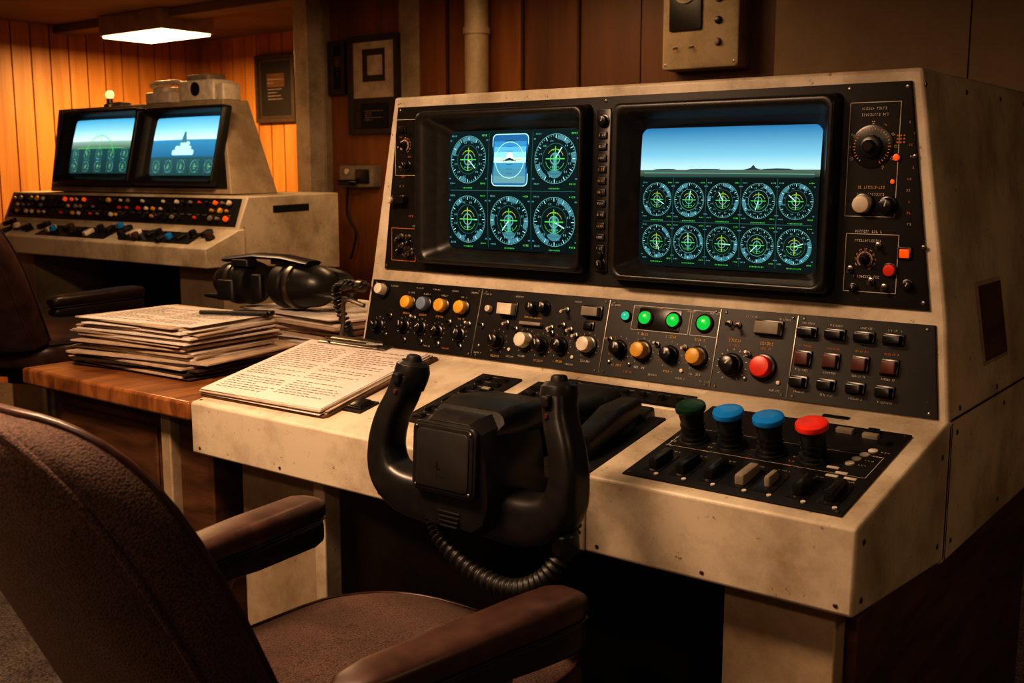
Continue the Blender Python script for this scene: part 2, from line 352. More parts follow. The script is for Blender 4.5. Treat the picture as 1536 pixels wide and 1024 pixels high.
XL=[-1.985,-1.985,-1.995,-1.915,-1.915,-1.995,-1.985,-1.985]; XR=[-.533,-.533,-.5645,-.633,-.633,-.5645,-.533,-.533]
n=8; vs=[(XL[i],*prof[i]) for i in range(n)]+[(XR[i],*prof[i]) for i in range(n)]
fs=[(0,1,6,7),(1,2,5,6),(2,3,4,5)]; fs=fs+[tuple(k+8 for k in f[::-1]) for f in fs]
for i in range(n): j=(i+1)%n; fs.append((i,i+8,j+8,j))
mb.add(vs,fs,CREAM); o=mb.obj('cabinet_shell',con,bev=.007,ang=25)
mb=MB()
def sideM(y,z):
    t=(z-.848)/.622; x=-.533-.1*t; m=Matrix.Identity(4)
    up=V((-.1,0,.622)).normalized(); ex=V((0,1,0)); nn=ex.cross(up)
    for i in range(3): m[i][0]=ex[i]; m[i][1]=up[i]; m[i][2]=nn[i]; m[i][3]=(x,y,z)[i]
    return m
mb.box(sideM(2.26,1.00)@T(0,0,-.006),.17,.16,.009,CREAMD,.004,.001); mb.box(sideM(2.26,1.00)@T(0,0,-.004),.155,.145,.009,WTABD,.003,.001)
for y in (2.0,2.25,2.5,2.7):
    for z in (.87,1.44): screw(mb,sideM(y,z),.005)
mb.prism([(1.94,.855),(2.76,.855),(2.76,.859),(1.94,.859)],-.534,-.5325,GROOVE)
mb.prism([(1.948,.60),(1.952,.60),(1.952,.85),(1.948,.85)],-.534,-.5325,GROOVE)
for y,z in ((1.53,.66),(1.53,.75),(1.90,.64),(1.90,.80),(1.98,.63),(1.98,.83),(2.3,.63),(2.3,.83),(2.7,.63)): screw(mb,T(-.533,y,z)@Matrix.Rotation(math.pi/2,4,'Y'),.005)
for x in (-.56,-.78,-.98,-1.5,-1.8,-2.08): screw(mb,T(x,1.5,.655)@Matrix.Rotation(math.pi/2,4,'X'),.0035)
mb.obj('side_details',con)
mb=MB()
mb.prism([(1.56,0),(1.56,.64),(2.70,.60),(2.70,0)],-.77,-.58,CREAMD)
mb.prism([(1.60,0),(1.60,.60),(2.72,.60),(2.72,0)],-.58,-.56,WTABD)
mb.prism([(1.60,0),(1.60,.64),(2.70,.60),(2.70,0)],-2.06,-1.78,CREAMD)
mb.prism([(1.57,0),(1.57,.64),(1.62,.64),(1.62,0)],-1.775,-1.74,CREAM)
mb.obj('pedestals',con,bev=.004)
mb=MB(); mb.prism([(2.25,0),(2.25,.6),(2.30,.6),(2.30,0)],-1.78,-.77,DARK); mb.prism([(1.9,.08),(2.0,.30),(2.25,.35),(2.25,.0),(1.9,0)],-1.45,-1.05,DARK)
for k in range(6): mb.prism([(2.20,.05),(2.20,.58),(2.25,.58),(2.25,.05)],-1.7+k*.16,-1.66+k*.16,RUB)
mb.prism([(1.75,.05),(1.83,.19),(1.86,.19),(1.78,.05)],-1.38,-1.27,RUB); mb.prism([(1.75,.05),(1.83,.19),(1.86,.19),(1.78,.05)],-1.14,-1.03,RUB)
mb.prism([(1.75,0),(1.75,.05),(1.95,.05),(1.95,0)],-1.40,-1.0,RUB)
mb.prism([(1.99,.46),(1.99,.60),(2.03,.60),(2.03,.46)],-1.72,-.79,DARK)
mb.obj('foot_well',con,bev=.004)
# ---- panels
def plate(mb,F,pts,w,mat=BLK,b=.0012):
    c=[F.M(u,v,0)@V((0,0,0)) for u,v in pts]
    cen=sum(c,V())/len(c)
    r0=c; r1=[p+F.n*w*.8 for p in c]; r2=[cen+(p-cen)*(1-b*3)+F.n*w for p in c]
    mb.loft([r0,r1,r2],mat)
pan=MB()
plate(pan,F2,[(-1.972,.010),(-.553,.010),(-.580,.176),(-1.980,.176)],.005)
plate(pan,F3,[(-1.945,.012),(-.594,.008),(-.650,.412),(-1.898,.410)],.006)
plate(pan,F1,[(-.948,.028),(-.566,.026),(-.570,.354),(-.948,.356)],.005)
plate(pan,F0,[(-1.53,.10),(-1.42,.10),(-1.42,.375),(-1.53,.375)],.005)
plate(pan,F0,[(-1.375,.06),(-1.318,.06),(-1.318,.375),(-1.375,.375)],.005)
plate(pan,F0,[(-1.318,.352),(-1.008,.352),(-1.008,.41),(-1.318,.41)],.005)
plate(pan,F0,[(-1.70,.095),(-1.645,.095),(-1.645,.155),(-1.70,.155)],.005)
pan.obj('panel_plates',con)
ct=MB()
for u in (-1.618,-1.262,-.998,-.835):
    ct.box(F2.M(u,.093,.005),.003,.16,.0015,CHR,.0005,.0005)
    for du in (-.010,.012):
        for v in (.018,.168): screw(ct,F2.M(u+du,v,.005),.003)
for u,v in ((-1.962,.018),(-1.966,.167),(-.568,.018),(-.592,.167)): screw(ct,F2.M(u,v,.005))
K2=lambda u,v:F2.M(u,v,.005)
for u,m in ((-1.84,KY),(-1.787,KG),(-1.73,KY),(-1.667,KY)): cap(ct,K2(u,.124),.0165,.022,m); glyphs(ct,K2(u,.150),.022,.004,LBL)
cap(ct,K2(-1.932,.150),.014,.03,KC)
rocker(ct,K2(-1.530,.132),.042,.026,KC,.022); knob(ct,K2(-1.585,.128),.008,.014,KC)
for u,v,r in ((-1.461,.139,.012),(-1.430,.143,.012)): knob(ct,K2(u,v),r,.022,KB)
toggle(ct,K2(-1.369,.143),KC); toggle(ct,K2(-1.372,.108)); rocker(ct,K2(-1.301,.144),.042,.020,KGR,.018)
for u,v in ((-1.932,.060),(-1.845,.066),(-1.790,.066),(-1.735,.062),(-1.665,.061)):
    knob(ct,K2(u,v),.0130,.022,KB); 
    for k in range(9):
        a=math.radians(-40+k*32.5); M=K2(u,v); ct.quad(M@Matrix.Rotation(a,4,'Z'),.003,.0012,LBL,.0007,.022,0)
for u in (-1.845,-1.790,-1.735,-1.665): glyphs(ct,K2(u,.098),.024,.0045,LBY); toggle(ct,K2(u+.01,.032),KB,.012,-.3)
ct.box(K2(-1.458,.103),.060,.008,.012,KGR); glyphs(ct,K2(-1.458,.118),.05,.004,LBY)
rocker(ct,K2(-1.305,.112),.02,.012,KB)
for u,v,m in ((-1.548,.056,KB),(-1.469,.064,KC),(-1.423,.058,KB),(-1.371,.062,KB),(-1.300,.070,KC),(-1.220,.070,KB),(-1.164,.071,KY),(-1.097,.070,KB),(-1.034,.071,KY)):
    knob(ct,K2(u,v),.0170 if m is not KB else .0145,.026,m)
    for k in range(11):
        a=math.radians(-60+k*30); ct.quad(K2(u,v)@Matrix.Rotation(a,4,'Z'),.003,.0012,LBL if k%3 else LBO,.0007,.027,0)
    glyphs(ct,K2(u,v-.035),.026,.0045,LBY if m is KB else LBL)
for u in (-1.548,-1.423,-1.371): toggle(ct,K2(u+.02,.100),KC,.012)
for u in (-1.90,-1.815,-1.760,-1.70,-1.64,-1.60,-1.505,-1.34,-1.245,-1.19,-1.13,-1.065,-1.01,-.93,-.86):
    glyphs(ct,K2(u,.163),.024,.0035,random.choice((LBL,LBL,LBY))); 
    if random.random()<.7: glyphs(ct,K2(u,.024),.022,.0035,random.choice((LBL,LBO)))
for u in (-1.895,-1.815,-1.70,-1.64,-1.60,-1.50,-1.40,-1.335,-1.245,-1.13,-1.065,-.925): toggle(ct,K2(u,.088),random.choice((CHR,KB,KC)),.010,random.uniform(-.4,.4))
for u in (-1.90,-1.60,-1.51,-1.335,-1.24,-1.19,-1.065,-.925,-.855): ct.lathe(K2(u,.040),[(.004,0),(.004,.003),(.002,.004)],random.choice((KO,CHR,KC,KDR)),10)
ct.box(K2(-1.135,.140),.060+.04,.046,.001,KB,.004,.0003); 
for u,m,r in ((-1.215,LEDC,.0095),(-1.168,LEDG,.014),(-1.101,LEDG,.014),(-1.030,LEDG,.015)):
    ct.lathe(K2(u,.141),[(r*1.3,0),(r*1.3,.004),(r*1.05,.006)],KB,20); ct.lathe(K2(u,.141),[(r,.004),(r*.95,.009),(r*.6,.012),(.001,.013)],m,20)
for u0,u1 in ((-1.20,-1.065),(-1.06,-.998)):
    for v in (.115,.166): ct.quad(K2((u0+u1)/2,v),u1-u0,.0012,LBL,.0007)
    for u in (u0,u1): ct.quad(K2(u,.1405),.0012,.051,LBL,.0007)
for u in (-1.168,-1.101,-1.034): glyphs(ct,K2(u,.107),.025,.005,LBY)
toggle(ct,K2(-.955,.144)); toggle(ct,K2(-.975,.146),KB,.01); rocker(ct,K2(-.890,.144),.050,.024,KGR,.018)
for u in (-.957,-.890): glyphs(ct,K2(u,.113),.028,.006,LBY); glyphs(ct,K2(u,.103),.022,.004,LBO)
knob(ct,K2(-.957,.064),.0175,.030,KB); cap(ct,K2(-.890,.066),.0215,.024,KR)
for k in range(13):
    a=math.radians(-60+k*25); ct.quad(K2(-.957,.064)@Matrix.Rotation(a,4,'Z'),.004,.0015,LBL,.0007,.031,0)
for u in (-.812,-.757,-.702,-.648):
    rocker(ct,K2(u,.143),.032,.015,KB,.020); rocker(ct,K2(u,.092),.026,.024,KDR,.015); rocker(ct,K2(u-.002,.047),.028,.016,KB,.020)
    for v in (.160,.116,.070,.028): glyphs(ct,K2(u,v),.026,.0035,LBL if v!=.116 else LBO)
ct.obj('switch_panel_controls',con)
# ---- monitor face
bz=MB()
LS=(-1.727,-1.352,.074,.347); RS=(-1.197,-.807,.060,.341)
bezel(bz,F3,-1.808,-1.327,.038,.392,*LS,BEZ); bezel(bz,F3,-1.252,-.775,.030,.391,*RS,BEZ)
bz.obj('monitor_bezels',con,ang=50)
SL=Screen(F3,*LS[:2],*LS[2:]); SR=Screen(F3,*RS[:2],*RS[2:])
dk_=(.004,.012,.012)
ml=screen_mat('crt_left',[(0,(.003,.010,.011)),(1,(.006,.018,.019))])
mr_=screen_mat('crt_right',[(0,dk_),(.652,dk_),(.655,(.03,.06,.05)),(.690,(.08,.12,.08)),(.698,(.03,.06,.07)),(.702,(.38,.56,.56)),(.80,(.18,.40,.50)),(1,(.025,.15,.29))])
SL.surf('crt_left',ml,con); SR.surf('crt_right',mr_,con)
g=MB()
W,H=SL.W,SL.H; cw=W/3; ch=H/2
for i in range(3):
    for j in range(2):
        cx=(i+.5)*cw; cy=(j+.5)*ch+(.001 if j else -.001)
        if i: seg2(g,SL,i*cw,.006,i*cw,H-.006,.0012,EDM)
        if i==1 and j==1: 
            continue
        gauge(g,SL,cx,cy+.002,cw*.44,kind=(i*2+j*3)%3 if not (i==2) else 2)
        stext(g,SL,cx,j*ch+.006,.03,.004,EGR)
seg2(g,SL,.008,ch,W-.008,ch,.0015,EDM)
gl=emit('crt_glow',(.85,1,.95),1.6)
cx,cy=1.5*cw,1.5*ch+.001
hw,hh=.050,.057
def rq(S,x,y,w,h,r,mat,z):
    P=[S.P(x+a,y+b,z) for a,b in rr(w,h,r,5)]; g.add(P,[tuple(range(len(P)))],mat)
rq(SL,cx,cy,2*hw+.004,2*hh+.004,.012,EWH,.0004); rq(SL,cx,cy,2*hw,2*hh,.011,emit('adi_0',(.02,.12,.26),1.3),.0006)
bands=[(-.052,-.036,(.12,.26,.28)),(-.036,-.020,(.07,.22,.30)),(-.020,-.006,(.06,.24,.36)),(-.006,.006,(.40,.70,.72)),(.006,.018,(.22,.52,.66)),(.018,.030,(.10,.36,.54)),(.030,.042,(.04,.22,.40))]
for a,b,c in bands: seg2(g,SL,cx-hw+.004,cy+(a+b)/2,cx+hw-.004,cy+(a+b)/2,b-a,emit('adi_band',c,1.3),.0009)
arc(g,SL,cx,cy,.040,.0415,0,6.2832,EWH,.0014,28); arc(g,SL,cx,cy+.008,0,.009,0,6.2832,gl,.0014)
seg2(g,SL,cx-.034,cy,cx-.012,cy,.002,EYE,.0018); seg2(g,SL,cx+.012,cy,cx+.034,cy,.002,EYE,.0018)
g.add([SL.P(cx-.022,cy-.003,.0017),SL.P(cx,cy+.006,.0017),SL.P(cx+.022,cy-.003,.0017),SL.P(cx,cy-.001,.0017)],[(0,1,2,3)],EHL)
for k in (-3,-2,-1,1,2,3): seg2(g,SL,cx-.009,cy+k*.010,cx+.009,cy+k*.010,.0008,EHL,.0018)
W,H=SR.W,SR.H; top=H*.64; cw=(W-.012)/5; ch=(top-.008)/2
for i in range(5):
    for j in range(2):
        cx=.006+(i+.5)*cw; cy=.006+(j+.5)*ch+.001
        gauge(g,SR,cx,cy+.001,cw*.455,kind=(i+j*2)%2); stext(g,SR,cx,.006+j*ch+.003,.03,.003,EGR)
    if i: seg2(g,SR,.006+i*cw,.008,.006+i*cw,top,.001,EDM)
for y in (.006+ch,top+.003): seg2(g,SR,.01,y,W-.01,y,.0012,EDM)
hz=H*.702
for (x0,x1,h) in ((.03,.09,.0012),(.11,.19,.001),(.27,.34,.0015)):
    g.add([SR.P(x0,hz-.001,.001),SR.P(x1,hz-.001,.001),SR.P(x1-.01,hz+h,.001),SR.P((x0+x1)/2,hz+h*1.4,.001),SR.P(x0+.01,hz+h*.8,.001)],[(0,1,2,3,4)],EHL)
g.add([SR.P(.235,hz-.001,.0012),SR.P(.275,hz-.001,.0012),SR.P(.262,hz+.003,.0012),SR.P(.257,hz+.009,.0012),SR.P(.251,hz+.003,.0012)],[(0,1,2,3,4)],EHL)
seg2(g,SR,.01,hz-.006,W-.01,hz-.009,.0012,ECY)
g.obj('screen_symbology',con,recalc=False)
st=MB(); K3=lambda u,v:F3.M(u,v,.006)
def outline(mb,F,u0,u1,v0,v1,w,t=.0013,mat=LBL):
    for v in (v0,v1): mb.quad(F.M((u0+u1)/2,v,w),u1-u0,t,mat,.0007)
    for u in (u0,u1): mb.quad(F.M(u,(v0+v1)/2,w),t,v1-v0,mat,.0007)
outline(st,F3,-.757,-.665,.172,.377,.006); outline(st,F3,-.752,-.655,.034,.14,.006)
def dial(M,r):
    st.lathe(M,[(r*1.15,0),(r*1.15,.002),(r*1.05,.003)],KB,32); st.lathe(M,[(r*.62,0),(r*.60,.012),(r*.5,.014)],PLA,28,.06); st.lathe(M,[(r*.35,.012),(r*.33,.024),(r*.25,.026)],KB,20,.08)
    for k in range(30):
        a=math.radians(-60+k*10); st.quad(M@Matrix.Rotation(a,4,'Z'),.006 if k%3==0 else .003,.0014,LBO if k%3==0 else LBL,.0035,r*.95,0)
    for k in range(10): glyphs(st,M@Matrix.Rotation(math.radians(-60+k*30),4,'Z')@T(r*1.28,0,0),.007,.005,LBL if k%2 else LBY,n=2)
dial(K3(-.713,.298),.034); dial(K3(-.714,.094),.014)
cap(st,K3(-.722,.194),.0165,.022,KC); knob(st,K3(-.678,.192),.014,.020,KB); cap(st,K3(-.667,.278),.006,.008,KO); cap(st,K3(-.672,.235),.004,.004,KO)
cap(st,K3(-.667,.076),.011,.010,KR); rocker(st,K3(-.642,.108),.018,.016,KO,.008); knob(st,K3(-.634,.050),.009,.012,KB); knob(st,K3(-.733,.040),.007,.01,KB)
for u,v in ((-.69,.12),(-.70,.055),(-.74,.075),(-.675,.045)): toggle(st,K3(u,v),CHR,.010)
for v in (.212,.225,.355,.366,.145,.128,.062): glyphs(st,K3(-.71,v),.05,.005,LBL if v!=.225 else LBY)
for k in range(10): glyphs(st,K3(-.640+random.uniform(-.004,.004)-.0002*k,.16+k*.02),.008,.004,LBO if k%3 else LBL,n=2)
for i in range(3):
    for j in range(3): st.lathe(K3(-.668+.006*i,.305+.006*j),[(.0018,0),(.0018,.001)],LBO,6)
outline(st,F3,-1.905,-1.838,.245,.38,.006); outline(st,F3,-1.918,-1.838,.035,.115,.006,mat=LBO)
dial(K3(-1.872,.318),.013); knob(st,K3(-1.865,.27),.009,.016,KB); rocker(st,K3(-1.88,.355),.016,.01,KB)
st.box(K3(-1.885,.185),.045,.018,.02,KB); cap(st,K3(-1.905,.185),.009,.028,KC); 
for v in (.06,.09): knob(st,K3(-1.893,v),.009,.013,KB); knob(st,K3(-1.86,v-.01),.007,.012,KB)
for k in range(14): glyphs(st,K3(-1.845-random.random()*.05,.05+k*.024),.016,.004,random.choice((LBL,LBO,LBY)),n=3)
for k in range(10): toggle(st,K3(-1.905+random.random()*.06,.045+random.random()*.06),CHR,.008)
st.box(F3.M(-1.290,.213,.006),.036,.345,.006,PLA,.004,.0015)
for k in range(11):
    v=.09+k*.024; st.box(F3.M(-1.290,v,.012),.020,.014,.004,BEZ,.001,.001); glyphs(st,F3.M(-1.290,v,.0165),.016,.0045,random.choice((LBL,LBL,LBY)),n=4)
for v in (.36,.055): knob(st,F3.M(-1.290,v,.012),.011,.012,KB)
cap(st,F3.M(-1.290,.075,.012),.008,.01,KB)
for u,v in ((-1.938,.02),(-.604,.02),(-.655,.402),(-1.89,.402),(-1.29,.402),(-.76,.402),(-.61,.12),(-.635,.28)): screw(st,K3(u,v),.004)
st.obj('instrument_face_controls',con)
# ---- throttle panel
tp=MB(); K1=lambda u,v:F1.M(u,v,.005)
for (u,m) in ((-.902,KGD),(-.829,KBL),(-.755,KBL),(-.679,KR)):
    M=K1(u,.198)@Matrix.Rotation(.10,4,'X')
    tp.lathe(M,[(.028,0),(.028,.004),(.024,.006),(.024,.011),(.020,.013)],KB,28)
    tp.lathe(M,[(.0185,.008),(.0195,.030),(.0225,.052),(.0225,.060)],PLA,32,.04)
    for zz in (.020,.030): tp.lathe(M,[(.0215,zz),(.0222,zz+.002),(.0215,zz+.004)],KB,28)
    tp.lathe(M,[(.0245,.058),(.0268,.0605),(.0272,.0655),(.0262,.069),(.023,.0705),(.010,.071)],m,36)
    for k in range(5): glyphs(tp,K1(u-.03,.16+.018*k),.012,.004,random.choice((LBL,LBO)),n=2)
for u,m in ((-.908,KB),(-.856,KB),(-.803,KB),(-.748,KC),(-.706,KC),(-.650,KB),(-.600,KB)):
    s=.6 if u==-.706 else 1
    tp.box(K1(u,.088),.034,.075,.001,KB,.003,.0003)
    tp.box(K1(u,.090)@Matrix.Rotation(-.05,4,'X'),.017*s,.060*s,.017,m if m is KB else KGR,.003,.004)
    tp.lathe(K1(u+.016,.045),[(.004,0),(.004,.002)],LBL,10); glyphs(tp,K1(u,.138),.024,.004,LBL)
for u,v,w in ((-.676,.325,.03),(-.628,.318,.028),(-.63,.338,.02),(-.60,.30,.02)): tp.box(K1(u,v),w,.012,.008,KGR if w>.025 else KB)
for u,v in ((-.612,.245),(-.618,.225),(-.622,.205),(-.605,.265)): tp.lathe(K1(u,v),[(.008,0),(.008,.002),(.005,.003)],LBL,14); glyphs(tp,K1(u+.022,v),.016,.004,LBL,n=3)
for u,v in ((-.63,.15),(-.62,.165),(-.60,.15),(-.64,.18)): tp.box(K1(u,v),.02,.007,.0015,LBL,.001,.0005)
outline(tp,F1,-.935,-.58,.16,.245,.005,.001)
for u,v in ((-.938,.036),(-.576,.036),(-.578,.345),(-.938,.346),(-.757,.346)): screw(tp,K1(u,v),.0035)
tp.box(F1.M(-.72,.395,0),.05,.012,.002,BLK)
tp.obj('throttle_quadrant',con)
# ---- desk details
dk=MB(); K0=lambda u,v:F0.M(u,v,.005)
for k in range(9):
    v=.125+k*.028
    knob(dk,K0(-1.50,v),.0075,.010,KB,ptr=False) if k%2 else rocker(dk,K0(-1.50,v),.02,.01,KB,.006)
    rocker(dk,K0(-1.455,v),.022,.010,KB if k%3 else KGR,.007); glyphs(dk,K0(-1.475,v+.012),.03,.003,LBL)
for k in range(8):
    dk.box(K0(-1.347,.09+k*.035),.03,.016,.008,KB); glyphs(dk,K0(-1.347,.106+k*.035),.03,.003,LBL)
for k in range(7): knob(dk,K0(-1.28+k*.042,.375),.008,.01,KB,ptr=False); glyphs(dk,K0(-1.28+k*.042,.395),.02,.003,LBL)
rocker(dk,K0(-1.672,.125),.035,.035,KB,.008)
for u,v in ((-2.095,.02),(-1.34,.02),(-2.095,.40)): screw(dk,F0.M(u,v,0))
dk.box(F0.M(-1.03,.17,-.045),.035,.25,.05,RUB,.004,.003); dk.box(F0.M(-1.285,.17,-.045),.035,.25,.05,RUB,.004,.003)
dk.box(F0.M(-1.155,.30,-.05),.2,.05,.06,PLA,.006,.004)
dk.obj('desk_controls',con)

# ------------------------------------------------------------------ CONTROL YOKE
yk=empty('control_yoke',(-1.165,1.40,.80))
yb=MB()
def yp(x,z,dy=0): return V((x,dy,z-.80))
for s in (-1,1):
    pts=[yp(s*.166,.925,.014),yp(s*.175,.89,.006),yp(s*.194,.845,-.004),yp(s*.202,.795,-.010),yp(s*.190,.750,-.012),yp(s*.150,.724,-.010),yp(s*.090,.716,-.002),yp(s*.03,.718,.005)]
    path=spline(pts,7)
    yb.tube(path,lerp_list([.030,.031,.032,.033,.036,.039,.042,.044],7),PLA,32,up=V((0,1,0)),rx=lerp_list([.023,.0235,.025,.028,.035,.042,.046,.047],7),ex=.62)
    M=T(s*.164,.016,.118)@Matrix.Rotation(-.12,4,'X')@Matrix.Rotation(-s*.10,4,'Y')
    yb.lathe(M,[(.026,-.018),(.0305,.0),(.0325,.014),(.030,.027),(.022,.034)],PLA,28)
    yb.lathe(M,[(.0145,.028),(.0145,.037),(.0125,.043),(.009,.045)],RUB,18)
    yb.box(T(s*.164,-.014,.125)@Matrix.Rotation(math.pi/2,4,'X'),.016,.020,.012,RUB,.004,.003)
    yb.lathe(T(s*.166,-.016,.102)@Matrix.Rotation(math.pi/2,4,'X'),[(.004,0),(.004,.010)],KDR,12)
def oct_(k,dy,zs=0,wt=.88):
    P=[(-.055,.088),(.055,.088),(.082,.070),(.098,.02),(.105,-.055),(.090,-.100),(.06,-.118),(-.06,-.118),(-.090,-.100),(-.105,-.055),(-.098,.02),(-.082,.070)]
    return [(x*k*wt,dy,z*k+zs) for x,z in P]
yb.loft([oct_(.72,-.072),oct_(.88,-.068),oct_(.96,-.050),oct_(1,-.02),oct_(1,.05),oct_(.93,.085,.005),oct_(.75,.10,.01)],PLA)
yo=yb.obj('yoke_body',yk,ang=30)
md=yo.modifiers.new('bevel','BEVEL'); md.width=.006; md.segments=3; md.limit_method='ANGLE'; md.angle_limit=math.radians(28)
y2=MB()
GRY=plain('yoke_plate_grey',(.032,.030,.029),.42,var=.2,bump=.1)
MF=T(-.004,-.072,.014)@Matrix.Rotation(math.pi/2-.06,4,'X')
y2.box(MF,.140,.122,.008,PLA,.014,.004); y2.box(MF@T(0,.0,.006),.130,.112,.004,BEZ,.012,.003); y2.box(MF@T(0,0,.0095),.114,.098,.0025,GRY,.010,.002)
glyphs(y2,MF@T(0,-.010,.0125),.024,.012,STEEL,n=2); glyphs(y2,MF@T(0,-.026,.0125),.03,.003,CHR)
for a in (-1,1): 
    for b in (-1,1): screw(y2,MF@T(a*.059,b*.050,.010),.003)
for k in range(4): y2.box(T(0,-.062,-.078-k*.008)@Matrix.Rotation(math.pi/2,4,'X'),.05-.004*k,.004,.012,RUB,.001,.001)
y2.loft([[(x*1.0,-.035+.02*(1 if z>0 else 0),z+.07) for x,z in rr(.150,.045,.018,4)],[(x,.03,z+.074) for x,z in rr(.17,.055,.02,4)],[(x,.12,z+.066) for x,z in rr(.15,.055,.02,4)],[(x,.17,z+.05) for x,z in rr(.10,.05,.018,4)]],PLA)
y2.loft([[(x,.08,z+.02) for x,z in rr(.10,.09,.02,4)],[(x,.20,z+.02) for x,z in rr(.095,.085,.02,4)],[(x,.34,z+.02) for x,z in rr(.09,.08,.02,4)],[(x,.36,z+.025) for x,z in rr(.11,.09,.02,4)],[(x,.38,z+.025) for x,z in rr(.11,.09,.02,4)]],RUB)
y2.loft([[(x+.10,.17,z+.00) for x,z in rr(.045,.045,.012,4)],[(x+.10,.27,z+.035) for x,z in rr(.055,.05,.014,4)],[(x+.10,.34,z+.045) for x,z in rr(.05,.04,.012,4)]],PLA)
y2.obj('yoke_hub_and_column',yk,ang=35)
hp=spline([V((-.075,-.03,-.10)),V((-.045,-.035,-.145)),V((.03,-.04,-.185)),V((.11,-.04,-.195)),V((.17,-.03,-.165)),V((.195,-.005,-.11)),V((.185,.03,-.055))],24)
hm=MB(); hm.tube(hp,[.0175 if i%4<2 else .0135 for i in range(len(hp))],RUB,16,up=None)
hm.lathe(T(.197,-.008,-.125)@Matrix.Rotation(.15,4,'X'),[(.020,0),(.023,.006),(.023,.035),(.018,.042)],PLA,20)
hm.obj('yoke_hose',yk,ang=60)

# ------------------------------------------------------------------ CLIPBOARD
cb=empty('clipboard',(0,0,0)); mb=MB()
M=F0.M(-1.915,.232,.001,.02)
mb.box(M,.425,.385,.005,WTABD,.012,.001)
for k in range(6): mb.box(F0.M(-1.915+random.uniform(-.006,.006),.225+random.uniform(-.006,.006),.006+k*.0022,.02+random.uniform(-.03,.03)),.405,.365,.0020,PAPER if k%2 else PAPER2,.002,.0003)
M=F0.M(-1.918,.222,.0195,.03)
mb.box(M,.40,.36,.0010,PAPER,.002,.0002)
def printed(mb,M,w,h,z,cols=2,rows=22):
    for c in range(cols):
        x0=-w/2+.02+c*(w-.03)/cols; ww=(w-.03)/cols-.02
        for r in range(rows):
            if random.random()<.16: continue
            l=ww*random.choice((1,1,.96,.9,.6,.35)); x=x0
            while x<x0+l:
                q=random.uniform(.008,.022); mb.quad(M,min(q,x0+l-x+.002),h/rows*.20,INK,z,x+q/2,h/2-.03-r*(h-.05)/rows); x+=q+.004
printed(mb,M,.40,.36,.0016,2,26)
mb.obj('board_and_sheets',cb)
mb=MB(); M=F0.M(-1.965,.402,.021,.0)
mb.box(M,.24,.034,.004,STEEL,.004,.002); mb.box(M@T(0,.006,.003),.17,.022,.010,CHR,.004,.003)
mb.tube([M@V((-.10,.0,.01)),M@V((-.07,-.024,.016)),M@V((.07,-.024,.016)),M@V((.10,0,.01))],.0035,STEEL,8,up=None)
mb.obj('clip',cb)

# ------------------------------------------------------------------ SIDE TABLE
tb=empty('wooden_side_table'); mb=MB()
mb.prism([(1.50,.712),(1.50,.758),(2.85,.758),(2.85,.712)],-2.87,-2.118,WTAB); mb.obj('table_top',tb,bev=.008)
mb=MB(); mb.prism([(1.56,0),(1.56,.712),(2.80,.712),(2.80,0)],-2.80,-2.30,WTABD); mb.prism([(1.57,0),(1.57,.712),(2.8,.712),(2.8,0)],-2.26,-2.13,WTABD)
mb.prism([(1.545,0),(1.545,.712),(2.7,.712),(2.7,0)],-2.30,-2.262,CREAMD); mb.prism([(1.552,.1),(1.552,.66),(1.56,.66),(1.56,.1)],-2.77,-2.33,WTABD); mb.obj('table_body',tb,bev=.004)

def paperstack(name,cx,cy,z,w,d,rot,n,th,seed,dark=3,gl=.9):
    e=empty(name); rnd=random.Random(seed); mb=MB(); zz=z
    for k in range(n):
        t=th*rnd.uniform(.5,1.6); sh=1 if k<dark else gl
        m=(FOLD if k%2 else PAPER2) if k<dark else rnd.choice((PAPER,PAPER,PAPER2,PAPER2))
        M=T(cx+rnd.uniform(-.018,.018)-(0 if k<dark else .01),cy+rnd.uniform(-.014,.014),zz,rot+rnd.uniform(-.11,.11))
        mb.box(M,w*sh*rnd.uniform(.90,1.03),d*sh*rnd.uniform(.90,1.03),t,m,.003,.0006)
        zz+=t+.0004
    mb.box(T(cx-.01,cy,zz,rot+.05),w*.86,d*.86,.001,PAPER,.002,.0002); printed(mb,T(cx-.01,cy,zz,rot+.05),w*.84,d*.84,.0016,2,16)
    mb.obj('sheets',e); return e,zz
e,zt=paperstack('paper_stack',-2.60,1.83,.759,.50,.38,.10,28,.0040,3,9)
mb=MB(); M=T(-2.48,1.92,zt+.002,.5)
mb.tube([M@V((-.10,0,.007)),M@V((.10,0,.007))],.006,PLA,10); mb.box(M@T(.05,.02,0),.12,.03,.012,KB,.006,.003); mb.obj('pen',e)
e2,zt2=paperstack('document_folder_stack',-2.58,2.40,.759,.54,.43,-.04,17,.0056,11,3)

# ------------------------------------------------------------------ HEADSET
hs=empty('headset',(-2.70,2.25,zt2+.006),.12,(1.48,1.2,1.08)); mb=MB()
def cup(M,r,d):
    mb.lathe(M,[(r*.55,-.004),(r*.95,.0),(r*1.02,.012),(r*1.0,.028),(r*.9,.034)],RUB,28)
    mb.lathe(M,[(r*.92,.030),(r*.98,.038),(r*.96,.055),(r*.86,d*.75),(r*.62,d*.93),(r*.3,d*.99),(.004,d)],PLA,28)
    mb.lathe(M,[(r*1.03,.044),(r*1.05,.050),(r*1.03,.056)],CHR,28)
cup(T(-.045,0,.068)@Matrix.Rotation(-math.pi/2,4,'Y'),.064,.110)
cup(T(.030,0,.070)@Matrix.Rotation(math.pi/2,4,'Y'),.068,.135)
bandp=spline([V((-.10,.0,.12)),V((-.13,.06,.10)),V((-.09,.15,.055)),V((.0,.185,.04)),V((.10,.15,.055)),V((.14,.06,.10)),V((.11,0,.12))],8)
